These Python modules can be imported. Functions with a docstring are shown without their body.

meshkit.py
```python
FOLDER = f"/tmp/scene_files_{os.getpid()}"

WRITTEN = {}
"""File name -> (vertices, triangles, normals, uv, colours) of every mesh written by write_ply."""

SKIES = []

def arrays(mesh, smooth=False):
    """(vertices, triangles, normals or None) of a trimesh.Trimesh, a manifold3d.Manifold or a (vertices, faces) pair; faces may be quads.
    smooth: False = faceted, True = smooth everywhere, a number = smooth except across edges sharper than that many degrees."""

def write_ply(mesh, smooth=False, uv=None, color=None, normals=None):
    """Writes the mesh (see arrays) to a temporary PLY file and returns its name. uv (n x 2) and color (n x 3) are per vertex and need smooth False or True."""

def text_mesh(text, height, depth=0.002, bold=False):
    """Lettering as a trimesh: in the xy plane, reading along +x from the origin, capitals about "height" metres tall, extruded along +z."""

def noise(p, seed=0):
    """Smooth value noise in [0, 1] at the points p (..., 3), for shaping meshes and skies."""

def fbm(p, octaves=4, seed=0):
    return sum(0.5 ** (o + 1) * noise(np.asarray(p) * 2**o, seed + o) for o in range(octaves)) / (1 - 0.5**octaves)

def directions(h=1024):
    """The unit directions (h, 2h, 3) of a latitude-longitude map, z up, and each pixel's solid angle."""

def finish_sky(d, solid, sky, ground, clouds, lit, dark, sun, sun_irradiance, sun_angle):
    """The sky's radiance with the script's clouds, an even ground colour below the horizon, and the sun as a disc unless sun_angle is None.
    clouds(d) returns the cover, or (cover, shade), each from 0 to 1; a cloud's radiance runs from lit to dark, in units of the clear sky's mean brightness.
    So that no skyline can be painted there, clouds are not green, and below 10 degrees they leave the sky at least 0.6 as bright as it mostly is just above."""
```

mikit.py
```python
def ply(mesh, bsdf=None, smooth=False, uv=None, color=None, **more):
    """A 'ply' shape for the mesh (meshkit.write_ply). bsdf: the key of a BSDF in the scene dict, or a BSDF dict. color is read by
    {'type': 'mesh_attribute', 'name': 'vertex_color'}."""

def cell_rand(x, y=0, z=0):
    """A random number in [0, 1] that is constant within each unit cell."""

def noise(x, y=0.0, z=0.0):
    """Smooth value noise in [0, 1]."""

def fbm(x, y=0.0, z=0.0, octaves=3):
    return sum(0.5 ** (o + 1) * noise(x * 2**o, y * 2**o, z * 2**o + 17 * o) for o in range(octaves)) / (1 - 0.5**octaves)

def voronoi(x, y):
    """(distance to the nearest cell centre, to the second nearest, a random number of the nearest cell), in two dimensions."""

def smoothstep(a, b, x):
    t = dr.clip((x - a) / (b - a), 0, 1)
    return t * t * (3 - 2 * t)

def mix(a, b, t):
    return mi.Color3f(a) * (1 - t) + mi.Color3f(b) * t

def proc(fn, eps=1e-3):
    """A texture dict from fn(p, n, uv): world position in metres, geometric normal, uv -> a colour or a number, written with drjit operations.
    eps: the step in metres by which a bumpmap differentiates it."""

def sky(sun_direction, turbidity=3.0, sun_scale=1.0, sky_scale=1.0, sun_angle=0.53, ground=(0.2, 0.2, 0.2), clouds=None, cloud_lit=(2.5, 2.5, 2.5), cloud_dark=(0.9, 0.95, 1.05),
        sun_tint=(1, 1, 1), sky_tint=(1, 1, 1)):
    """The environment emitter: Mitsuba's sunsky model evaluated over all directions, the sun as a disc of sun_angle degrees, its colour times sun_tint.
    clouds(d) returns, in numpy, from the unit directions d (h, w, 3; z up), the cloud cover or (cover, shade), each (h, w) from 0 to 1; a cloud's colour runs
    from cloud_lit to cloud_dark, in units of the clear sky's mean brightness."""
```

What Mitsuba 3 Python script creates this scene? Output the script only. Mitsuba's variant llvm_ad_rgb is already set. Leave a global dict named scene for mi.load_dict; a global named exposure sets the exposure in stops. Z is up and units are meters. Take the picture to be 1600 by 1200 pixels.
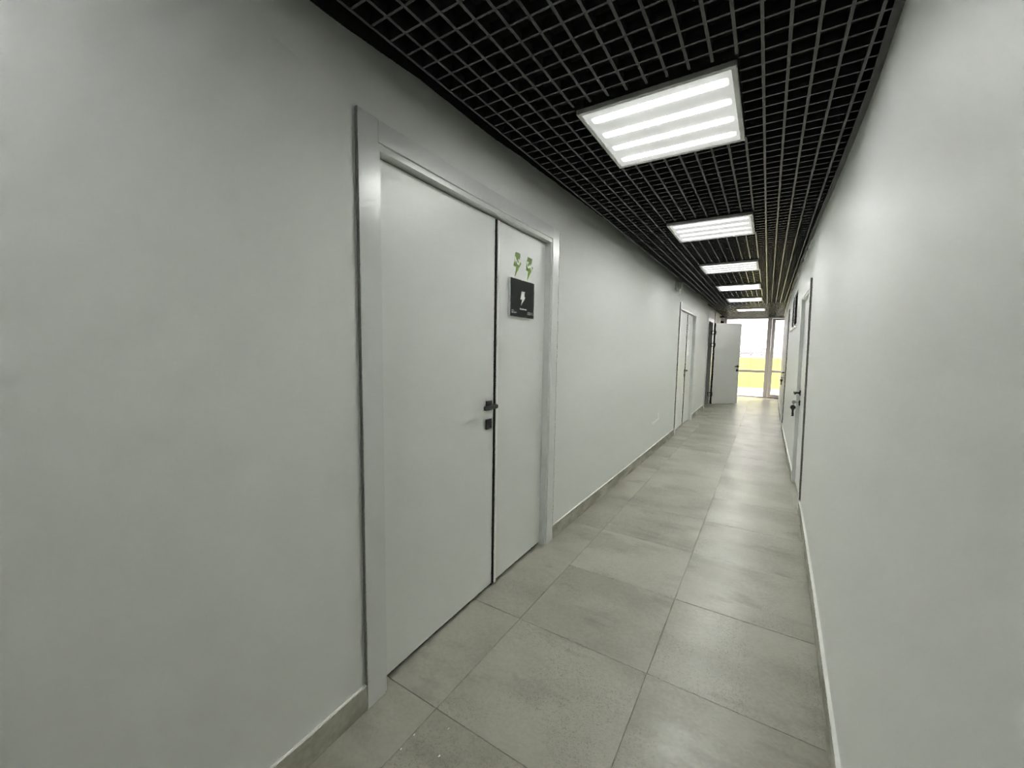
import math, random
import numpy as np, trimesh, manifold3d as m3, mitsuba as mi, drjit as dr
import mikit, meshkit
from mikit import proc, noise, fbm, cell_rand, smoothstep, mix
from scipy.interpolate import PchipInterpolator as PC
from shapely.geometry import Polygon, box as sbox, LineString
from shapely import affinity

T = mi.ScalarTransform4f
random.seed(7)
rng = np.random.default_rng(7)
scene, labels = {'type': 'scene'}, {}

# ------------------------------------------------------------------ camera, sky, exposure
exposure = 0.0
FOCAL, YAW, PITCH, ROLL, EYE = 630.36, -0.56281, -0.09070, 0.01566, 1.3437
fw = np.array([math.sin(YAW) * math.cos(PITCH), math.cos(YAW) * math.cos(PITCH), math.sin(PITCH)])
r0 = np.cross(fw, [0, 0, 1]); r0 /= np.linalg.norm(r0)
u0 = np.cross(r0, fw)
rt = math.cos(ROLL) * r0 + math.sin(ROLL) * u0
up = np.cross(rt, fw)
scene['camera'] = {'type': 'perspective', 'fov': math.degrees(2 * math.atan(800 / FOCAL)), 'fov_axis': 'x', 'near_clip': 0.02, 'far_clip': 2000.0,
                   'to_world': T().look_at(origin=[0, 0, EYE], target=(np.array([0, 0, EYE]) + fw).tolist(), up=up.tolist())}
def clouds(d):
    c = meshkit.fbm(d * np.array([3.0, 3.0, 7.0]), 4, 5)
    return np.clip(0.92 + 0.12 * (c - 0.5), 0, 1), np.clip(0.3 + 0.8 * (c - 0.5), 0, 1)
scene['sky'] = mikit.sky((0.35, 0.45, 0.8), turbidity=4.0, sun_scale=8.0, sky_scale=19.0, ground=(0.35, 0.34, 0.33), clouds=clouds,
                         cloud_lit=(1.78, 1.66, 1.76), cloud_dark=(1.40, 1.30, 1.40), sky_tint=(1.05, 0.97, 1.0))
LAMP_STRIP, LAMP_GLOW = 123.0, 0.47      # radiance of the four LED rows and of the diffuser between them
LAMP_TINT = (0.985, 1.0, 0.955)

# ------------------------------------------------------------------ materials
def rgb(c): return {'type': 'rgb', 'value': list(c)}
def pbr(c, rough=0.5, spec=0.5, **k):
    b = c if isinstance(c, dict) else rgb(c)
    return {'type': 'twosided', 'bsdf': {'type': 'principled', 'base_color': b, 'roughness': rough, 'specular': spec, **k}}
TILE_W, TILE_L, J2X, ROW0 = 0.6181, 0.6, -0.3441, 1.0326
def floor_fn(p, n, uv):
    i, j = dr.floor((p.x - J2X) / TILE_W), dr.floor((p.y - ROW0) / TILE_L)
    r = cell_rand(i + 40, j + 40, 3)
    r2 = cell_rand(i + 40, j + 40, 9)
    x, y = p.x + 13.7 * r, p.y + 29.3 * r
    big = fbm(x * 2.2, y * 3.6, r * 5, 4)
    streak = fbm(x * 7, y * 26, 4 + r, 3)
    fine = fbm(x * 90, y * 120, 2, 2)
    c = mix((0.228, 0.223, 0.182), (0.290, 0.283, 0.239), smoothstep(0.28, 0.70, big))
    dark = smoothstep(0.52, 0.74, fbm(x * 4.0, y * 7.0, 9, 4)) * smoothstep(0.40, 0.65, streak)
    c = c * (1.0 - 0.13 * dark)
    c = c * (0.92 + 0.16 * fine)
    pit = smoothstep(0.70, 0.80, noise(x * 330, y * 330, 1)) * smoothstep(0.45, 0.7, fbm(x * 3, y * 3, 31, 2))
    c = c * (1.0 - 0.22 * pit)
    return c * (0.95 + 0.10 * r2)
scene['m_floor_tile'] = {'type': 'twosided', 'bsdf': {'type': 'principled', 'base_color': proc(floor_fn), 'specular': 0.5,
    'roughness': proc(lambda p, n, uv: 0.27 + 0.16 * fbm(p.x * 9, p.y * 14, 2, 3))}}
def skirt_fn(p, n, uv):
    a = fbm(p.y * 6, p.z * 16, 3 + p.x, 4)
    b = fbm(p.y * 70, p.z * 70, 3, 2)
    return mix((0.145, 0.142, 0.112), (0.25, 0.247, 0.205), smoothstep(0.3, 0.7, a)) * (0.86 + 0.28 * b)
scene['m_skirting'] = pbr(proc(skirt_fn), 0.45)
scene['m_grout'] = pbr((0.25, 0.245, 0.205), 0.9, 0.2)
scene['m_skirt_grout'] = pbr((0.72, 0.72, 0.69), 0.8, 0.2)
def wall_fn(p, n, uv):
    c = mix((0.650, 0.664, 0.640), (0.658, 0.671, 0.648), fbm(p.y * 1.3, p.z * 1.1, p.x * 0.4, 3))
    # a knock in the plaster low on the left wall: two short pale strokes
    def stroke(y0, z0, y1, z1, w):
        dy, dz = y1 - y0, z1 - z0
        t = dr.clip(((p.y - y0) * dy + (p.z - z0) * dz) / (dy * dy + dz * dz), 0, 1)
        d = dr.sqrt(dr.square(p.y - y0 - t * dy) + dr.square(p.z - z0 - t * dz))
        return 1 - smoothstep(w * 0.4, w, d)
    s = dr.maximum(stroke(5.56, 0.50, 5.63, 0.42, 0.022), stroke(5.63, 0.42, 5.28, 0.40, 0.02))
    s = dr.select(p.x < -1, s, 0.0)
    return c * (1 - s) + mi.Color3f(0.80, 0.80, 0.78) * s
def wall_bump(p, n, uv): return fbm(p.y * 2.2, p.z * 0.9, 7, 2) + 0.02 * fbm(p.y * 160, p.z * 160, 3, 2)
scene['m_wall'] = {'type': 'twosided', 'bsdf': {'type': 'bumpmap', 'scale': 0.001, 'arbitrary': proc(wall_bump, eps=4e-3),
                   'bsdf': {'type': 'principled', 'base_color': proc(wall_fn), 'roughness': 0.52, 'specular': 0.18}}}
scene['m_added_lobby'] = pbr((0.72, 0.73, 0.71), 0.6)
scene['m_door'] = pbr((0.645, 0.660, 0.637), 0.42, 0.5)
scene['m_casing'] = pbr((0.60, 0.615, 0.60), 0.27, 0.5)
scene['m_astragal'] = pbr((0.78, 0.79, 0.78), 0.25, 0.5)
scene['m_frame_warm'] = pbr((0.60, 0.585, 0.575), 0.35, 0.5)
scene['m_black_paint'] = pbr((0.006, 0.006, 0.006), 0.9, 0.1)
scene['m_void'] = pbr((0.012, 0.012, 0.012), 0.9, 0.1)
scene['m_grid'] = pbr((0.008, 0.0085, 0.0085), 0.28, 0.5)
scene['m_black_metal'] = pbr((0.006, 0.006, 0.0065), 0.38, 0.25)
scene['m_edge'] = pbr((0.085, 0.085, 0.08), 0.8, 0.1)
scene['m_black_strip'] = pbr((0.008, 0.008, 0.008), 0.7, 0.2)
scene['m_lamp_frame'] = pbr((0.60, 0.61, 0.60), 0.4, 0.5)
scene['m_lamp_side'] = pbr((0.42, 0.42, 0.40), 0.5, 0.5)
scene['m_diffuser'] = pbr((0.35, 0.35, 0.35), 0.4, 0.3)
scene['m_white_plaster'] = pbr((0.86, 0.85, 0.82), 0.8, 0.2)
scene['m_white_plastic'] = pbr((0.78, 0.78, 0.76), 0.4)
scene['m_grey_plastic'] = pbr((0.42, 0.43, 0.42), 0.45)
scene['m_dark_frame'] = pbr((0.16, 0.16, 0.155), 0.5)
scene['m_paper'] = pbr((0.85, 0.85, 0.83), 0.8, 0.2)
scene['m_ink'] = pbr((0.12, 0.12, 0.12), 0.8, 0.2)
def green_fn(p, n, uv):
    t = smoothstep(1.775, 1.845, p.z + 0.02 * noise(p.y * 40, p.z * 40))
    return mix((0.150, 0.265, 0.030), (0.150, 0.215, 0.075), t)
scene['m_green'] = pbr(proc(green_fn), 0.6, 0.15)
scene['m_sign_black'] = pbr((0.014, 0.016, 0.0145), 0.8, 0.02)
scene['m_sign_edge'] = pbr((0.62, 0.63, 0.61), 0.3)
scene['m_white_print'] = pbr((0.88, 0.89, 0.86), 0.6, 0.3)
scene['m_pvc'] = pbr((0.60, 0.57, 0.57), 0.35)
scene['m_glass'] = {'type': 'thindielectric', 'int_ior': 1.5}
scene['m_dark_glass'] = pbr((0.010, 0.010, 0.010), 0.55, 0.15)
scene['m_steel'] = pbr((0.35, 0.35, 0.34), 0.3, metallic=1.0)
scene['m_yellow'] = pbr((0.74, 0.77, 0.165), 0.6, 0.3)
scene['m_balcony_floor'] = pbr((0.72, 0.71, 0.66), 0.7, 0.3)
scene['m_rail'] = pbr((0.55, 0.55, 0.57), 0.4)
scene['m_rail_dark'] = pbr((0.10, 0.10, 0.11), 0.5)
scene['m_far_ground'] = pbr((0.42, 0.44, 0.38), 0.9, 0.1)
scene['m_far_wall'] = pbr((0.42, 0.415, 0.44), 0.9, 0.1)
scene['m_far_wall_b'] = pbr((0.46, 0.45, 0.465), 0.9, 0.1)
scene['m_far_window'] = pbr((0.12, 0.13, 0.16), 0.4)
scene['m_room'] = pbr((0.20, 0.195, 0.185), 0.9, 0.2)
scene['m_board'] = pbr((0.52, 0.51, 0.49), 0.7)

# ------------------------------------------------------------------ mesh helpers
PLY = {}
def numbered(key):
    if key not in scene and key not in labels: return key
    k = 1
    while f'{key}_{k:03d}' in scene or f'{key}_{k:03d}' in labels: k += 1
    return f'{key}_{k:03d}'
def add(name, mesh, mat, parent=None, smooth=False, **info):
    key = numbered(name if parent is None else parent + '__' + name)
    scene[key] = mikit.ply(mesh, mat, smooth=smooth)
    if info: labels[key] = info
    return key
def thing(name, label, category, group=None, kind=None):
    key = numbered(name)
    labels[key] = {'label': label, 'category': category}
    if group: labels[key]['group'] = group
    if kind: labels[key]['kind'] = kind
    return key
def hull(pts): return m3.Manifold.hull_points(np.asarray(pts, float))
def cbox(x0, x1, y0, y1, z0, z1, c=0.0):
    x0, x1 = min(x0, x1), max(x0, x1)
    if c <= 0: return m3.Manifold.cube([x1 - x0, y1 - y0, z1 - z0]).translate([x0, y0, z0])
    pts = []
    for x, sx in ((x0, 1), (x1, -1)):
        for y, sy in ((y0, 1), (y1, -1)):
            for z, sz in ((z0, 1), (z1, -1)):
                pts += [(x, y + sy * c, z + sz * c), (x + sx * c, y, z + sz * c), (x + sx * c, y + sy * c, z)]
    return hull(pts)
def cyl(p0, p1, r, n=20, r1=None):
    p0, p1 = np.array(p0, float), np.array(p1, float)
    d = p1 - p0; L = np.linalg.norm(d); d /= L
    a = np.cross(d, [0.31, 0.2, 0.93]); a /= np.linalg.norm(a); b = np.cross(d, a)
    t = np.arange(n) / n * 2 * np.pi
    ring = np.outer(np.cos(t), a) + np.outer(np.sin(t), b)
    return hull(np.vstack([p0 + r * ring, p1 + (r if r1 is None else r1) * ring]))
def ext(poly, depth):      # shapely polygon -> manifold, extruded along +z
    polys = getattr(poly, 'geoms', [poly]); out = m3.Manifold()
    for g in polys:
        cs = m3.CrossSection([np.array(g.exterior.coords)[:-1]] + [np.array(h.coords)[:-1] for h in g.interiors], m3.FillRule.EvenOdd)
        out = out + m3.Manifold.extrude(cs, depth)
    return out
def tri(man):
    m = man.to_mesh(); return trimesh.Trimesh(m.vert_properties[:, :3].astype(float), m.tri_verts.astype(int), process=False)

# the two long walls are not quite true: a bow of a few centimetres in plan, and the right one leans a little
WL = PC([-6, .3, .65, .91, 1.6, 2.49, 3.15, 4.04, 6.86, 11.5, 15], [-1.16, -1.16, -1.168, -1.180, -1.202, -1.215, -1.209, -1.200, -1.190, -1.190, -1.190])
WF = PC([-6, 1.0, 1.57, 2.255, 3, 4.08, 5.15, 7.75, 11, 14.5], [.259, .259, .267, .283, .297, .310, .299, .289, .303, .352])
WC = PC([-6, 1.0, 1.54, 1.9, 2.5, 4.3, 6.1, 10.5, 14.5], [.247, .247, .257, .270, .273, .259, .259, .294, .345])
def on_left(man, fine=0.35):      # local (distance from the wall face into the corridor, y, z) -> world
    m = tri(man.refine_to_length(fine) if fine else man)
    v = m.vertices; v[:, 0] = WL(v[:, 1]) + v[:, 0]
    return m
def on_right(man, fine=0.35):
    m = tri(man.refine_to_length(fine) if fine else man)
    v = m.vertices; t = v[:, 2] / 2.306
    v[:, 0] = WF(v[:, 1]) * (1 - t) + WC(v[:, 1]) * t - v[:, 0]
    m.faces = m.faces[:, ::-1]
    return m
def right_x(y, z): return float(WF(y) * (1 - z / 2.306) + WC(y) * z / 2.306)

Y0, Y1 = -1.15, 13.72           # the corridor, from behind the camera to the glass front
GRID, VOID = 2.306, 2.72       # underside of the ceiling grid, slab above it
P = 0.0719                     # pitch of the grid

# ------------------------------------------------------------------ floor: slab and tiles
fl = add('floor', tri(cbox(-3.4, 2.6, -6.2, Y1 + .12, -0.12, -0.004)), 'm_grout', kind='structure', label='floor of large greenish grey concrete-look tiles along the corridor', category='floor')
xs = [-1.30, J2X - TILE_W, J2X, J2X + TILE_W]
g = 0.0009
rows = range(int((Y0 - ROW0) / TILE_L) - 1, int((Y1 - ROW0) / TILE_L) + 1)
for c in range(3):
    for j in rows:
        ya, yb = max(ROW0 + j * TILE_L, Y0), min(ROW0 + (j + 1) * TILE_L, Y1)
        if yb - ya < .02: continue
        dz = float(rng.uniform(-0.0004, 0.0004))
        x0 = xs[c] if c else -1.30
        x1 = xs[c + 1] if c < 2 else 0.40
        add('tile', tri(cbox(x0 + g, x1 - g, ya + g, yb - g, -0.012, dz, 0.0007)), 'm_floor_tile', fl)

# ------------------------------------------------------------------ walls
L_DOOR1, L_DOOR2, L_DOOR3 = (0.974, 2.378), (6.79, 8.32), (10.25, 11.10)
TOP1, TOP2, TOP3 = 2.037, 2.002, 2.02
R_DOORA, R_DOORB = (4.165, 5.00), (8.45, 9.35)
TOPA, TOPB = 1.865, 1.99
WIN = (6.02, 7.20, 1.655, 2.10)
TH = 0.16
lw = cbox(-TH, 0, Y0, Y1, -0.02, VOID)
for (a, b), t in ((L_DOOR1, TOP1), (L_DOOR2, TOP2)): lw = lw - cbox(-0.125, 0.1, a, b, -0.1, t)
lw = lw - cbox(-TH - .1, 0.1, L_DOOR3[0], L_DOOR3[1], -0.1, TOP3)
# above an uneven line the wall carries the black paint of the ceiling void
edge_y = np.arange(Y0, Y1 + .05, 0.045)
line = PC([-6, .74, 1.22, 1.64, 2.5, 4.4, 6.3, 11.6, 15], [2.322, 2.327, 2.356, 2.365, 2.402, 2.412, 2.405, 2.383, 2.383])
edge_z = line(edge_y) + 0.012 * (meshkit.fbm(np.stack([edge_y * 3.1, edge_y * 0, edge_y * 0], -1), 4, 3) - .5) + 0.003 * (rng.random(len(edge_y)) - .5)
top_poly = Polygon(list(zip(edge_y, edge_z)) + [(Y1 + .1, VOID + .1), (Y0 - .1, VOID + .1)]).buffer(0)
cutter = ext(top_poly, 0.5).transform(np.array([[0, 0, 1, -0.25], [1, 0, 0, 0], [0, 1, 0, 0]], float))
wl = add('wall_left', on_left(lw - cutter, 0.4), 'm_wall', smooth=20, kind='structure', label='long smooth light grey wall on the left with three door openings', category='wall')
add('black_band', on_left(lw ^ cutter, 0.4), 'm_black_paint', wl, smooth=20, label='black painted top of the wall behind the grid')

rw = cbox(-TH, 0, Y0, Y1, -0.02, VOID)
for (a, b), t in ((R_DOORA, TOPA), (R_DOORB, TOPB)): rw = rw - cbox(-0.11, 0.1, a, b, -0.1, t)
rw = rw - cbox(-TH - .1, 0.1, WIN[0], WIN[1], WIN[2], WIN[3])
band = cbox(-1, 1, Y0 - 1, Y1 + 1, GRID + 0.022, VOID + 1)
wr = add('wall_right', on_right(rw - band, 0.4), 'm_wall', smooth=20, kind='structure', label='long smooth light grey wall on the right close to the viewer', category='wall')
add('black_band', on_right(rw ^ band, 0.4), 'm_black_paint', wr, smooth=20, label='black painted top of the wall behind the grid')
# bare plaster showing in gaps under the ceiling trim
for (ya, yb, z) in ((4.38, 4.66, 2.298), (4.82, 5.20, 2.299), (5.42, 5.86, 2.297), (6.10, 6.36, 2.299), (7.9, 8.5, 2.302)):
    n = 14; yy = np.linspace(ya, yb, n)
    low = z - 0.030 * np.sin(np.linspace(0, np.pi, n)) ** .6 * (0.75 + 0.5 * rng.random(n))
    pl = ext(Polygon(list(zip(yy, low)) + [(yb, z + .012), (ya, z + .012)]).buffer(0), 0.006)
    pl = pl.transform(np.array([[0, 0, 1, 0.0005], [1, 0, 0, 0], [0, 1, 0, 0]], float))
    add('plaster_patch', on_right(pl, 0), 'm_white_plaster', wr)

# lobby added behind the viewer, out of the picture, pale for indirect light
LB = -6.2
hall = cbox(-3.4, 2.6, LB, Y0, -0.02, 2.62) - cbox(-3.25, 2.45, LB + .15, Y0 + 1, 0.0, 2.55)
hall = hall + (cbox(-3.4, -1.155, Y0 - .12, Y0 + .005, 0, 2.62) + cbox(.245, 2.6, Y0 - .12, Y0 + .005, 0, 2.62) + cbox(-1.2, .3, Y0 - .06, Y0, GRID, 2.75))
add('wall_back', tri(hall), 'm_added_lobby', kind='structure', label='unseen plain pale lobby added behind the viewer for indirect light', category='wall')

# dark room behind the open third door, one behind the high inner window, darkness put into its black walls
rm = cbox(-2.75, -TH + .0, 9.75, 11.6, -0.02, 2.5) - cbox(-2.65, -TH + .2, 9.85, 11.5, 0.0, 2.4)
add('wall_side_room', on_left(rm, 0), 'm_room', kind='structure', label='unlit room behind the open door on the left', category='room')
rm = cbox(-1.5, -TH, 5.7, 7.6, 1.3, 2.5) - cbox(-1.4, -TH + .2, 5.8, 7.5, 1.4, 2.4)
add('wall_window_room', on_right(rm, 0), 'm_void', kind='structure', label='room behind the small high window on the right, darkness put into its black walls', category='room')

# ------------------------------------------------------------------ skirting
def skirting(name, place, intervals, h, d, seed, label):
    r = np.random.default_rng(seed)
    bed = m3.Manifold()
    for a, b in intervals: bed = bed + cbox(-.002, d * .78, a, b, 0.0, h + .004, .0015)
    base = add(name, place(bed, .4), 'm_skirt_grout', kind='structure', label=label, category='skirting')
    for a, b in intervals:
        y = a
        first = r.uniform(.25, .6)
        while y < b - .01:
            e = min(y + first, b); first = 0.6
            if b - e < .05: e = b
            dd = d + float(r.uniform(-.0006, .0006))
            add('skirting_tile', place(cbox(.0005, dd, y + .001, e - .001, 0.0008, h, .0009), .3), 'm_skirting', base)
            y = e
skirting('baseboard_left', on_left, ((Y0, .889), (2.472, 6.70), (8.41, 10.16), (11.20, Y1 - .01)), .096, .011, 1, 'grey tile skirting along the left wall with a pale grouted top')
skirting('baseboard_right', on_right, ((Y0, 4.085), (5.085, 8.37), (9.43, Y1 - .01)), .086, .0165, 2, 'grey tile skirting along the right wall with a pale grouted top')

# ------------------------------------------------------------------ ceiling: slab, grid bars, wall angle
ce = add('ceiling', tri(cbox(-1.6, 0.8, Y0 - .1, Y1 + .1, VOID, VOID + .12)), 'm_black_paint', kind='structure', label='black ceiling with an open square grid hung below it', category='ceiling')
LX0, LX1, LY, DL, LP = -0.7206, -0.1454, 1.5961, 1.727, 0.5752
FOLD = 9.66
LB_Y = LY - 30 * P  # unseen extra panel, placed to brighten the near left wall
LB_X = LX0 - 5 * P
panels = [(LB_Y, LB_X)] + [(LY + k * DL, LX0) for k in range(5)]
BW, BH = 0.0098, 0.034
kx = np.arange(-13, 12)
bar_x = [x for x in (-0.0735 + P * k for k in range(-14, 6)) if -1.12 < x < 0.245]
for x in bar_x:
    cuts = []
    cuts = [(y - .024, y + LP + .004) for y, px_ in panels if px_ - .02 < x < px_ + LX1 - LX0 + .02]
    ya = Y0
    m = m3.Manifold()
    for c0, c1 in cuts + [(FOLD, 99)]:
        if c1 <= ya: continue
        if c0 > ya:
            m = m + cbox(x - BW / 2, x + BW / 2, ya, min(c0, FOLD), GRID, GRID + BH)
        ya = max(ya, c1)
    add('grid_bar', tri(m), 'm_grid', ce)
j0, j1 = int((Y0 - LY) / P) + 1, int((FOLD - LY) / P)
for j in range(j0, j1 + 1):
    y = LY + j * P
    xr_ = right_x(y, GRID) - .004
    inside = [px_ for py, px_ in panels if py - .005 < y < py + LP + .005]
    spans = [(-1.087, inside[0] - .004), (inside[0] + LX1 - LX0 + .004, xr_)] if inside else [(-1.087, xr_)]
    m = m3.Manifold()
    for a, b in spans: m = m + cbox(a, b, y - BW * .42, y + BW * .42, GRID + .0012, GRID + BH - .001)
    add('cross_bar', tri(m), 'm_grid', ce)
# beyond the joint the grid lies turned by about thirteen degrees
L6 = (-0.685, -0.115, 10.68, 11.255)
field = sbox(-1.14, FOLD + .012, 0.30, Y1 - .03).difference(sbox(L6[0] - .004, L6[2] - .02, L6[1] + .004, L6[3] + .004))
for nm, ang in (('turned_bar', 13.0), ('turned_cross_bar', 103.0)):
    m = m3.Manifold.batch_boolean([ext(s.intersection(field), BH).translate([0, 0, GRID + (0 if ang < 90 else .0012)]) for k in range(-60, 61)
        for s in [affinity.translate(affinity.rotate(affinity.translate(sbox(-BW / 2, -5, BW / 2, 5), k * P, 0), ang, origin=(0, 0)), -.4, 11.6)] if s.intersection(field).area > 1e-5], m3.OpType.Add)
    add(nm, tri(m), 'm_grid', ce, kind='stuff', label='far bars of the grid laid at an angle before the glass front')
add('joint_strip', tri(cbox(-1.15, 0.26, FOLD - .006, FOLD + .010, GRID - .002, GRID + BH)), 'm_grid', ce)
add('wall_angle', on_right(cbox(0.0, .024, Y0, Y1, GRID - .004, GRID, 0) + cbox(0, .003, Y0, Y1, GRID - .004, GRID + .024), .4), 'm_grid', ce, label='black angle trim between grid and right wall')

# ------------------------------------------------------------------ lamps
def lamp_fn(p, n, uv):
    x, y = uv.x, uv.y            # metres from the near left corner of the lamp
    out = mi.Float(LAMP_GLOW) * (0.85 + 0.3 * fbm(x * 9, y * 9, 1, 2))
    ends = smoothstep(0.035, 0.085, x) * (1 - smoothstep(0.490, 0.545, x))
    for k in range(4):
        c = 0.085 + 0.1345 * k
        wob = 0.0026 * noise(x * 90, y * 0 + 7.0 * k)
        d = dr.abs(y - c) + wob
        out = out + ends * (LAMP_STRIP * (1 - smoothstep(0.008, 0.028, d)) + 0.22 * (1 - smoothstep(0.02, 0.062, d)))
    prism = 0.94 + 0.12 * dr.abs(dr.sin(x * 420) * dr.sin(y * 420))
    return mi.Color3f(*LAMP_TINT) * out * prism
def lamp(x0, y0, label, w=LX1 - LX0 - 0.003, l=LP - .003, zz=0.0):
    z0, z1 = 2.288 + zz, 2.336 + zz
    t = thing('ceiling_light', label, 'ceiling light', 'square LED panels in the black ceiling grid')
    e = 0.016
    body = cbox(x0, x0 + w, y0, y0 + l, z0, z0 + .019, .0015) - cbox(x0 + e, x0 + w - e, y0 + e, y0 + l - e, z0 - .01, z0 + .006)
    add('frame', tri(body), 'm_lamp_frame', t)
    add('housing', tri(cbox(x0 + .02, x0 + w - .02, y0 + .02, y0 + l - .02, z0 + .0185, z1 + .02, .002)), 'm_void', t, label='black back box')
    xa, xb, ya, yb, z = x0 + e - .001, x0 + w - e + .001, y0 + e - .001, y0 + l - e + .001, z0 + .0035
    v = np.array([(xa, ya, z), (xb, ya, z), (xb, yb, z), (xa, yb, z)])
    f = np.array([(0, 2, 1), (0, 3, 2)])
    uv = np.array([(a - x0, b - y0) for a, b, _ in v])
    key = t + '__diffuser'
    scene[key] = mikit.ply((v, f), 'm_diffuser', uv=uv)
    scene[key]['emitter'] = {'type': 'area', 'radiance': proc(lamp_fn)}
words = ('largest and nearest square LED panel light, with four bright rows', 'second LED panel light from the viewer, with four bright rows',
         'third LED panel light from the viewer down the corridor', 'fourth LED panel light from the viewer down the corridor',
         'fifth LED panel light, last one before the grid turns', 'unseen LED panel light added above and behind the viewer to brighten the near left wall')
for k in range(5): lamp(LX0 + .0015, LY + k * DL + .0015, words[k])
lamp(LB_X + .0015, LB_Y + .0015, words[5])
lamp(L6[0], L6[2], 'farthest LED panel light, in the turned grid before the glass front', L6[1] - L6[0], L6[3] - L6[2])

# ------------------------------------------------------------------ doors
def lever(place, y, z, dirn, leaf_u, length=.12):
    rose = cbox(leaf_u, leaf_u + .009, y - .026, y + .026, z - .026, z + .026, .002)
    neck = cyl((leaf_u + .008, y, z), (leaf_u + .052, y, z), .009)
    bar = cbox(leaf_u + .043, leaf_u + .057, min(y - .011 * dirn, y + length * dirn), max(y - .011 * dirn, y + length * dirn), z - .010, z + .010, .002)
    return place(rose + neck + bar, 0)
def lockplate(place, y, z, leaf_u):
    m = cbox(leaf_u, leaf_u + .009, y - .026, y + .026, z - .026, z + .026, .002)
    m = m - cbox(leaf_u + .0065, leaf_u + .02, y - .013, y + .013, z - .019, z + .019, 0)
    m = m + cyl((leaf_u, y, z + .004), (leaf_u + .011, y, z + .004), .0085)
    return place(m, 0)
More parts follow.
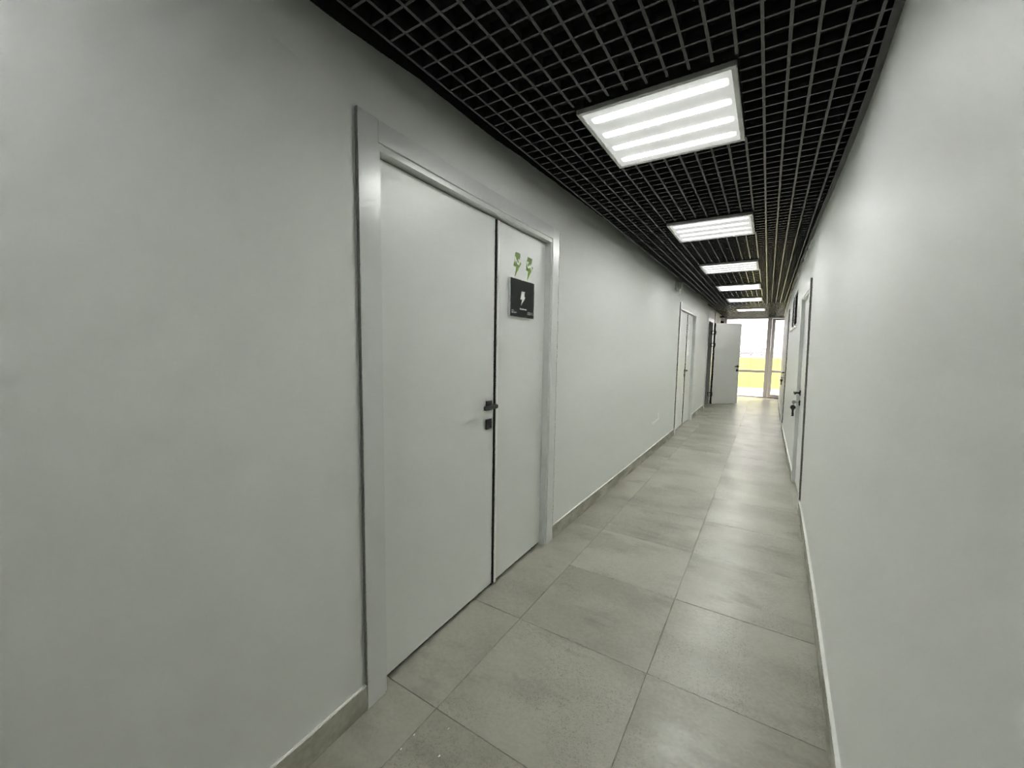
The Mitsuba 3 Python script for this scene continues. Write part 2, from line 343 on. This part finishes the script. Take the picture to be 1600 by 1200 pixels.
def double_door(num, yo0, yo1, top_o, inner, top_i, split, label, mats=('m_door', 'm_casing')):
    place = on_left
    t = thing(f'door_{num}', label, 'door', kind='structure')
    a, b = inner
    F = .012
    # casing: two full-height boards and a head board let in between them
    add('casing', place(cbox(-.0005, F, yo0, a, 0.0, top_o, .002), .5), mats[1], t, label='casing board at the near side')
    add('casing', place(cbox(-.0005, F, b, yo1, 0.0, top_o, .002), .5), mats[1], t, label='casing board at the far side')
    add('head_casing', place(cbox(-.0005, F - .001, a + .0006, b - .0006, top_i, top_o - .0015, .0015), .5), mats[1], t)
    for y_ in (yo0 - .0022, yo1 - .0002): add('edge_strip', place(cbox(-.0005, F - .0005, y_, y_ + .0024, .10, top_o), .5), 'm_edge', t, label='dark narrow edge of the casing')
    # frame set back behind the casing: jambs and head, with a stop
    fi = .014
    def frame(u0, u1, w): return (cbox(u0, u1, a - .001, a + w, 0, top_i) + cbox(u0, u1, b - w, b + .001, 0, top_i) + cbox(u0, u1, a, b, top_i - w - .008, top_i))
    add('door_frame', place(frame(-.124, .004, fi), .5), mats[1], t)
    add('door_stop', place(frame(-.124, -.086, fi + .012), .5), 'm_dark_frame', t)
    U0, U1 = -.078, -.036            # the leaves
    zt, zb = top_i - fi - .0125, .016
    l1 = add('leaf', place(cbox(U0, U1, a + fi + .003, split - .006, zb, zt, .0015), .5), mats[0], t, label='wide active door leaf with black lever handle')
    l2 = add('leaf', place(cbox(U0, U1, split + .0035, b - fi - .003, zb, zt, .0015), .5), mats[0], t, label='narrow fixed door leaf')
    add('astragal', place(cbox(U1 - .001, U1 + .010, split + .0042, split + .024, zb - .006, zt - .002, .002), .5), 'm_astragal', l2, label='pale cover strip along the meeting edge')
    add('gap_fill', place(cbox(U0, U1 - .004, split - .0055, split + .0034, 0.001, zt - .002) + cbox(U1 - .03, U1 + .0075, split - .001, split + .0040, 0.012, zt - .003), .5), 'm_black_strip', t)  # black strip filling the gap between the leaves, beside the cover strip
    add('threshold', place(cbox(-.124, -.05, a + .015, b - .015, 0.0, .003), .5), 'm_black_strip', t)
    add('handle', lever(place, split - .055, 1.033 if num == 1 else .985, -1 if num != 1 else -1, U1, .105), 'm_black_metal', l1, smooth=30, label='black square lever handle')
    add('lock', lockplate(place, split - .055, .934 if num == 1 else .90, U1), 'm_black_metal', l1, smooth=30, label='black square lock plate')
    return t, U1
d1, U1 = double_door(1, .889, 2.470, 2.112, L_DOOR1, TOP1, 1.788, 'wide grey double door nearest the viewer on the left with two green bolts and a black plate')
d2, _ = double_door(2, 6.71, 8.41, 2.078, L_DOOR2, TOP2, 7.665, 'second grey double door on the left wall, farther down the corridor')

# stickers and plate on the narrow leaf of the first door (leaf face at U1)
def bolt_poly(y0, z0, w, h):
    return Polygon([(y0 + w * a, z0 + h * b) for a, b in ((.23, 1), (.86, .985), (.73, .65), (1, .62), (.19, 0), (.36, .405), (0, .41))])
def flat(poly, u, d):
    return ext(poly, d).transform(np.array([[0, 0, 1, u], [1, 0, 0, 0], [0, 1, 0, 0]], float))
def glyph(txt, cy, cz, size, u, d, turn=-90, shear=0.28):
    m = meshkit.text_mesh(txt, size, d, bold=True)
    v = np.array(m.vertices); v[:, :2] -= (v[:, :2].max(0) + v[:, :2].min(0)) / 2
    a = math.radians(turn)
    y = v[:, 0] * math.cos(a) - v[:, 1] * math.sin(a); z = v[:, 0] * math.sin(a) + v[:, 1] * math.cos(a)
    z = z - shear * y * 2.0
    out = np.stack([v[:, 2] + u, cy + y, cz + z], -1)
    out[:, 0] += WL(out[:, 1])
    return trimesh.Trimesh(out, m.faces, process=False)
for y0, z0, ch, lab in ((1.970, 1.747, '2', 'nearer green lightning bolt sticker with a white 2 on its side above the black plate'),
                        (2.112, 1.745, '3', 'farther green lightning bolt sticker with a white 3 on its side above the black plate')):
    t = thing('bolt_sticker', lab, 'sticker', 'green bolt stickers on the first double door')
    add('bolt', on_left(flat(bolt_poly(y0, z0, .086, .137), U1 + .0002, .0018), 0), 'm_green', t)
    add('numeral', glyph(ch, y0 + .038, z0 + .088, .052, U1 + .0015, .0012, shear=.10), 'm_white_print', t, label=f'white {ch} turned on its side')
t = thing('door_plate', 'black square plate with a white lightning bolt on the narrow leaf of the first door', 'sign')
py0, py1, pz0, pz1 = 1.917, 2.194, 1.519, 1.733
add('plate', on_left(cbox(U1 + .0003, U1 + .014, py0, py1, pz0, pz1, .001), 0), 'm_sign_edge', t, label='plate with a pale edge')
add('face', on_left(cbox(U1 + .0135, U1 + .0155, py0 + .003, py1 - .001, pz0 + .001, pz1 - .002, .0005), 0), 'm_sign_black', t, label='black printed face')
add('bolt', on_left(flat(bolt_poly(2.026, 1.588, .060, .080), U1 + .0152, .0012), 0), 'm_white_print', t, label='white lightning bolt')
def microtext(y0, z0, w, h, n, seed):     # unreadably small lines of print in the photograph
    r = np.random.default_rng(seed); y, m = y0, m3.Manifold()
    while y < y0 + w:
        s = float(r.uniform(.35, .8)) * h
        m = m + cbox(U1 + .0152, U1 + .0160, y, y + s, z0 + float(r.choice([0, .1, .2])) * h, z0 + float(r.choice([.7, .8, 1.0])) * h)
        y += s + .22 * h
    return m
m = microtext(2.022, 1.562, .078, .0085, 9, 1)
add('caption', on_left(m, 0), 'm_white_print', t, label='small white caption under the bolt')
for y_, z_, w_, h_, sd in ((1.930, 1.550, .022, .006, 2), (1.930, 1.539, .052, .006, 3), (2.112, 1.550, .066, .005, 4), (2.112, 1.540, .066, .005, 5)):
    add('small_print', on_left(microtext(y_, z_, w_, h_, 9, sd), 0), 'm_white_print', t, label='tiny white line of print in a lower corner')

# pale notices on the narrow leaf of the second double door
for i, (ya, yb, za, zb, lab) in enumerate(((7.80, 7.93, 1.62, 1.80, 'upper pale notice on the narrow leaf of the second double door'), (7.79, 7.98, 1.25, 1.52, 'lower larger pale notice on the narrow leaf of the second double door'))):
    t = thing('notice', lab, 'notice', 'notices on the second double door')
    add('sheet', on_left(cbox(-.0358, -.0340, ya, yb, za, zb, .0004), 0), 'm_paper', t)
    add('print', on_left(m3.Manifold.batch_boolean([cbox(-.0342, -.0336, ya + .02, yb - .02 - .02 * (k % 3), zb - .03 - .025 * k, zb - .022 - .025 * k) for k in range(int((zb - za) / .025) - 2)], m3.OpType.Add), 0), 'm_grey_plastic', t)

# third door on the left, standing open
t = thing('door_3', 'single grey door standing open into the corridor at the far left', 'door', kind='structure')
a, b = L_DOOR3
add('casing', on_left(cbox(-.0005, .012, a - .085, a, 0, 2.098, .002), .5), 'm_casing', t)
add('casing', on_left(cbox(-.0005, .012, b, b + .085, 0, 2.098, .002), .5), 'm_casing', t)
add('head_casing', on_left(cbox(-.0005, .011, a + .0006, b - .0006, TOP3, 2.0965, .0015), .5), 'm_casing', t)
add('door_frame', on_left(cbox(-.16, .003, a - .001, a + .016, 0, TOP3) + cbox(-.16, .003, b - .016, b + .001, 0, TOP3) + cbox(-.16, .003, a, b, TOP3 - .016, TOP3), .5), 'm_dark_frame', t, label='frame inside the opening, shade of the reveal put into its dark colour')  # darker than the other frames: the shaded reveal is coloured in
H0 = np.array([-1.127, 11.115]); H1 = np.array([-.597, 11.70]); dvec = (H1 - H0) / np.linalg.norm(H1 - H0); W3 = float(np.linalg.norm(H1 - H0))
nvec = np.array([dvec[1], -dvec[0]])     # towards the viewer
M3 = np.array([[dvec[0], -nvec[0], 0, H0[0]], [dvec[1], -nvec[1], 0, H0[1]], [0, 0, 1, 0]], float)   # local: along the leaf, thickness away from the viewer, z
leaf = add('leaf', tri(cbox(0, W3, 0, .042, .012, 2.018, .0015).transform(M3)), 'm_door', t, label='open grey door leaf')
add('edge_seal', tri(cbox(-.004, .010, -.0006, .040, .014, 2.015).transform(M3)), 'm_black_strip', leaf, label='black hinge edge')
def local_lever(x, z):
    m = cyl((x, 0, z), (x, -.009, z), .027) + cyl((x, -.008, z), (x, -.05, z), .009) + cbox(x - .12, x + .010, -.056, -.042, z - .010, z + .010, .002)
    return tri(m.transform(M3))
add('handle', local_lever(W3 - .06, .952), 'm_black_metal', leaf, smooth=30, label='black lever handle')
add('lock', tri((cyl((W3 - .06, 0, .855), (W3 - .06, -.009, .855), .027) + cyl((W3 - .06, 0, .855), (W3 - .06, -.014, .855), .009)).transform(M3)), 'm_black_metal', leaf, smooth=30, label='black round lock rose')
add('latch', tri(cbox(W3 - .001, W3 + .016, .014, .030, .80, .83, .002).transform(M3)), 'm_black_metal', leaf)
for z in (1.78, 1.48, .26):
    m = cyl((-.006, -.006, z - .05), (-.006, -.006, z + .05), .008) + cbox(-.004, .028, -.0022, 0, z - .045, z + .045)
    m = tri(m.transform(M3))
    x0 = float(WL(b)); px_, py_ = H0 + dvec * -.006 + nvec * .006
    arm = cbox(x0 - .03, px_, b - .0195, b - .016, z - .045, z + .045) - cbox(x0 - .018, px_ - .022, b - .03, b, z - .030, z + .030) + cbox(px_ - .006, px_ + .002, b - .0195, py_, z - .03, z + .03)
    add('hinge', trimesh.util.concatenate([m, tri(arm)]), 'm_black_metal', leaf, smooth=30)

# boards stacked on the floor behind the open leaf
z = 0.0015
for i, (h, w, o) in enumerate(((.10, .36, .0), (.09, .34, .012), (.11, .35, -.010), (.10, .33, .008), (.11, .34, .0), (.09, .35, -.006))):
    pos = ['lowest of the stack', 'second from the bottom', 'third from the bottom', 'fourth from the bottom', 'second from the top', 'topmost of the stack'][i]
    m = cbox(W3 - w + .035 + o, W3 + .035 + o, .10, .40, z, z + h, .004)
    t = thing('tile_pack', f'pale pack stacked behind the open door leaf, {pos}', 'box', 'pale packs stacked behind the open door')
    add('carton', tri(m.transform(M3)), 'm_board', t)
    add('strap', tri((cbox(W3 - w / 2 + .03 + o, W3 - w / 2 + .045 + o, .0985, .4015, z - .0005 + .001, z + h + .0008) - cbox(-9, 9, .0999, .4001, z - 1, z + h - .0002)).transform(M3)), 'm_white_plastic', t)
    z += h + .001

# right wall: door A (with a key in the lock) and door B farther on
def right_door(num, inner, top_i, leaf_label, key_label, hz, mat='m_frame_warm'):
    place = on_right; a, b = inner; F = .014; cw = .075
    t = thing(f'door_{num}', leaf_label, 'door', kind='structure')
    add('casing', place(cbox(-.0005, F, a - cw, a, 0, top_i + .075, .002), .5), 'm_casing', t)
    add('casing', place(cbox(-.0005, F, b, b + cw, 0, top_i + .075, .002), .5), 'm_casing', t)
    add('head_casing', place(cbox(-.0005, F - .001, a + .0006, b - .0006, top_i, top_i + .0735, .0015), .5), 'm_casing', t)
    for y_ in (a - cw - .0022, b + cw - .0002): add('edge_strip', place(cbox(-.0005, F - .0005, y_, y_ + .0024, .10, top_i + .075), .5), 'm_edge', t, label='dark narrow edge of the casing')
    def fr(u0, u1, w): return cbox(u0, u1, a - .001, a + w, 0, top_i) + cbox(u0, u1, b - w, b + .001, 0, top_i) + cbox(u0, u1, a, b, top_i - w, top_i)
    add('door_frame', place(fr(-.109, .006, .014), .5), 'm_casing', t)
    add('door_stop', place(fr(-.109, -.066, .026), .5), 'm_dark_frame', t)
    U = -.016
    leaf = add('leaf', place(cbox(U - .042, U, a + .017, b - .017, .012, top_i - .017, .0015), .5), 'm_door', t)
    add('threshold', place(cbox(-.1, -.04, a + .015, b - .015, 0, .003), .5), 'm_black_strip', t)
    ym = b - .075
    add('handle', lever(place, ym, hz, -1, U, .115), 'm_black_metal', leaf, smooth=30, label='black lever handle')
    add('lock', lockplate(place, ym, hz - .10, U), 'm_black_metal', leaf, smooth=30, label='black lock plate')
    for z in (.28, top_i - .22):
        add('hinge', place(cyl((U + .008, a + .0155, z - .05), (U + .008, a + .0155, z + .05), .0085) + cbox(U - .004, U + .004, a + .002, a + .03, z - .045, z + .045), 0), 'm_black_metal', leaf, smooth=30)
    k = thing('door_key', key_label, 'key')
    z = hz - .096
    shaft = cbox(U + .0115, U + .040, ym - .0015, ym + .0015, z - .004, z + .004)
    bow = cyl((U + .052, ym - .003, z), (U + .052, ym + .003, z), .017)
    add('blade', place(shaft + bow, 0), 'm_steel', k)
    fob = cyl((U + .056, ym + .005, z - .055), (U + .056, ym + .009, z - .055), .023)
    tag = cbox(U + .047, U + .065, ym + .005, ym + .008, z - .145, z - .074, .001)
    ring = cyl((U + .054, ym - .001, z - .012), (U + .055, ym + .006, z - .036), .0022, 8)
    add('fob', place(fob + tag + ring, 0), 'm_black_metal', k, smooth=30, label='black round fob with a tag hanging on the key')
right_door(4, R_DOORA, TOPA, 'nearer grey single door on the right wall with a white sheet on it', 'key with black fob hanging in the lock of the nearer right door', .935)
right_door(5, R_DOORB, TOPB, 'farther grey single door on the right wall close to the glass front', 'key with black fob hanging in the lock of the farther right door', .945)
t = thing('paper_sheet', 'white sheet of paper with a few lines stuck on the nearer right door', 'paper')
add('sheet', on_right(cbox(-.0158, -.0145, 4.24, 4.50, 1.50, 1.66, .0003), 0), 'm_paper', t)
add('print', on_right(m3.Manifold.batch_boolean([cbox(-.0147, -.0141, 4.27, 4.47 - .03 * (k % 3), 1.63 - .02 * k, 1.637 - .02 * k) for k in range(6)], m3.OpType.Add), 0), 'm_ink', t)

# ------------------------------------------------------------------ the small high window on the right
t = thing('window_1', 'small high dark window in the right wall with a white sill', 'window', kind='structure')
a, b, z0, z1 = WIN
w = .04
fr = cbox(-.09, -.003, a, b, z0, z1) - cbox(-.2, .1, a + w, b - w, z0 + w, z1 - w) + cbox(-.09, -.004, (a + b) / 2 - .03, (a + b) / 2 + .03, z0, z1)
add('window_frame', on_right(fr, .5), 'm_black_metal', t, label='dark window frame')
add('mullion', on_right(cbox(-.010, .004, (a + b) / 2 + .02, (a + b) / 2 + .06, z0 + .005, z1 - .005, .002), .5), 'm_white_plastic', t, label='pale upright in the middle')
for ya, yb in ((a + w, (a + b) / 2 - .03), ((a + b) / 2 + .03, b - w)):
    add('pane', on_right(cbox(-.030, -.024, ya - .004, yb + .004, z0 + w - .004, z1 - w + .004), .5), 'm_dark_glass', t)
add('sill', on_right(cbox(-.012, .026, a - .03, b + .03, z0 - .022, z0 + .002, .003), .5), 'm_white_plaster', t, label='white sill')

# ------------------------------------------------------------------ things on the left wall
t = thing('wall_sounder', 'small grey box with a cable end under the ceiling edge near the second double door', 'wall device')
add('base', on_left(cbox(.0, .03, 6.26, 6.42, 2.20, 2.33, .006), 0), 'm_grey_plastic', t)
add('cover', on_left(cbox(.029, .085, 6.275, 6.405, 2.225, 2.325, .012), 0), 'm_grey_plastic', t)
add('cable', on_left(cyl((.055, 6.34, 2.24), (.05, 6.345, 2.155), .013) + cyl((.05, 6.345, 2.16), (.048, 6.345, 2.135), .015, 16, .011), 0), 'm_white_plastic', t, smooth=30, label='pale cable end')
t = thing('camera_lamp', 'black and white fitting on a bracket high on the wall above the open door', 'wall device')
yb_ = 12.45
add('bracket', on_left(cbox(.0, .05, yb_ - .03, yb_ + .03, 2.235, 2.285, .006), 0), 'm_black_metal', t)
add('body', on_left(cyl((.085, yb_, 2.145), (.085, yb_, 2.235), .042), 0), 'm_white_plastic', t, smooth=30)
add('cap', on_left(cyl((.085, yb_, 2.235), (.085, yb_, 2.29), .046, 20, .03), 0), 'm_black_metal', t, smooth=30)
add('lens', on_left(cyl((.085, yb_, 2.06), (.085, yb_, 2.145), .036, 20, .043), 0), 'm_black_metal', t, smooth=30)
# narrow pier after the open door
add('trim_1', on_left(cbox(-.002, .020, 11.47, Y1, 0.098, GRID + .08, .003), .5), 'm_wall', smooth=20, kind='structure', label='shallow pier on the left wall between the open door and the glass front', category='wall pier')

CRUMBS = ((-.954, .913, .0028, 'largest white plaster crumb on the tiles near the foot of the first door'), (-.954, .854, .0022, 'small white plaster crumb nearest the left skirting'),
          (-.869, .995, .0022, 'small white plaster crumb in the middle tile row nearest the first door'), (-.832, .905, .0018, 'tiny white plaster crumb nearest the bottom of the picture'))
# crumbs of plaster on the floor in front of the first door
for x, y, r_, lab in CRUMBS:
    pts = np.array([x, y, .0022]) + rng.normal(size=(22, 3)) * np.array([r_, r_ * 1.6, .0012]) * .6
    pts[:, 2] = np.maximum(pts[:, 2], .0007)
    t = thing('plaster_crumb', lab, 'debris', 'plaster crumbs on the floor tiles')
    add('chip', tri(hull(pts)), 'm_white_plaster', t)

# ------------------------------------------------------------------ glass front at the end
FY = Y1 + .03
t = thing('window_2', 'full-height glazed front with white frames closing the far end of the corridor', 'window', kind='structure')
def fb(x0, x1, z0, z1, d=.07, y=FY, c=.004): return cbox(x0, x1, y - .02, y - .02 + d, z0, z1, c)
add('post', tri(fb(-1.40, -1.095, -.02, 2.74)), 'm_pvc', t, label='wide left post')
add('head', tri(fb(-1.096, .60, 2.276, 2.74)), 'm_pvc', t, label='head rail')
add('post', tri(fb(-.054, .050, -.02, 2.277, .10)), 'm_pvc', t, label='wide middle post')
add('sill', tri(fb(-1.096, -.053, -.02, .028)), 'm_pvc', t)
add('transom', tri(fb(-1.096, -.053, .722, .792)), 'm_pvc', t, label='cross rail of the wide bay')
add('post', tri(fb(.46, .62, -.02, 2.277)), 'm_pvc', t)
for z0, z1, x0, x1 in ((.022, .73, -1.10, -.05), (.785, 2.28, -1.10, -.05)):
    add('pane', tri(cbox(x0, x1, FY + .012, FY + .012 + .001, z0, z1)), 'm_glass', t)
# the balcony door in the right bay
dk = add('balcony_door', tri(fb(.053, .130, .012, 2.27, .06) + fb(.385, .455, .012, 2.27, .06) + fb(.128, .387, 2.225, 2.27, .06) + fb(.128, .387, .012, .105, .06) + fb(.128, .387, .735, .800, .06)), 'm_pvc', t, label='narrow glazed balcony door')
for z0, z1 in ((.10, .74), (.795, 2.23)):
    add('pane', tri(cbox(.125, .39, FY + .010, FY + .011, z0, z1)), 'm_glass', dk)
add('door_gap', tri(cbox(.053, .455, FY - .012, FY + .04, -.005, .0105)), 'm_black_strip', t)
add('wall_front_right', tri(cbox(.61, 2.0, Y1 + .005, Y1 + .2, -.02, VOID + .1)), 'm_wall', kind='structure', label='wall beside the glass front', category='wall')
add('wall_front_left', tri(cbox(-3.0, -1.39, Y1 + .005, Y1 + .2, -.02, VOID + .1)), 'm_wall', kind='structure', label='wall left of the glass front', category='wall')

# ------------------------------------------------------------------ outside: balcony, parapet, far houses
PYW = 16.92
bf = add('balcony_floor', tri(cbox(-6, 6, Y1 + .13, PYW + .3, -.22, -.006)), 'm_balcony_floor', kind='structure', label='pale sunlit balcony floor outside the glass front', category='balcony')
t = thing('balcony_parapet', 'bright yellow parapet of panels across the balcony outside', 'parapet')
step = .82
for k in range(-7, 8):
    x = .312 + k * step
    add('panel', tri(cbox(x + .004, x + step - .004, PYW, PYW + .03, .03, 1.10, .003)), 'm_yellow', t)
add('backing', tri(cbox(-5.4, 6.8, PYW + .0305, PYW + .06, .03, 1.095)), 'm_rail_dark', t)
add('foot', tri(cbox(-5.5, 6.9, PYW - .004, PYW + .05, -.006, .03, .002)), 'm_rail', t)
t = thing('balcony_railing', 'thin pale railing with short posts on top of the yellow parapet', 'railing')
add('top_rail', tri(cbox(-5.5, 6.9, PYW - .005, PYW + .035, 1.10, 1.118, .003)), 'm_rail', t)
for z in (1.215, 1.325): add('rail', tri(cyl((-5.5, PYW + .015, z), (6.9, PYW + .015, z), .006, 8)), 'm_rail', t)
for k in range(-6, 8):
    x = -.19 + k * .505 * .66
    p_ = add('post', tri(cyl((x, PYW + .015, 1.116), (x, PYW + .015, 1.35), .009, 10)), 'm_rail', t)
    for z in (1.125, 1.215, 1.315):
        add('clamp', tri(cyl((x, PYW + .015, z - .014), (x, PYW + .015, z + .014), .017, 10)), 'm_rail_dark', p_)
add('ground', tri(cbox(-600, 600, 20, 1500, -12.3, -12)), 'm_far_ground', kind='structure', label='pale open ground far below beyond the balcony', category='ground')
def house(x, y, w, h, d, mat, label):
    t = thing('distant_building', label, 'building', 'distant buildings beyond the balcony')
    z0 = -12
    add('wall', tri(cbox(x, x + w, y, y + d, z0, z0 + h, .05)), mat, t)
    add('roof', tri(cbox(x - .3, x + w + .3, y - .3, y + d + .3, z0 + h, z0 + h + .5, .1)), 'm_far_wall', t)
    n = max(2, int(w / 5))
    for i in range(n):
        for k in range(2):
            xx = x + (i + .5) * w / n
            zz = z0 + h - 2.6 - 3.2 * k
            add('window', tri(cbox(xx - .8, xx + .8, y - .06, y + .2, zz - .8, zz + .8, .02)), 'm_far_window', t)
house(-17.5, 160, 13, 12.6, 12, 'm_far_wall', 'leftmost low grey building seen through the wide pane beyond the parapet')
house(-9.5, 200, 9, 14.2, 12, 'm_far_wall_b', 'taller pale block behind the railing left of the middle of the wide pane')
house(-3.4, 150, 12, 12.8, 12, 'm_far_wall', 'long low building seen right of the taller pale block')
house(3.5, 210, 14, 13.4, 12, 'm_far_wall_b', 'pale building seen through the balcony door')
scene = {k: v for k, v in scene.items()}
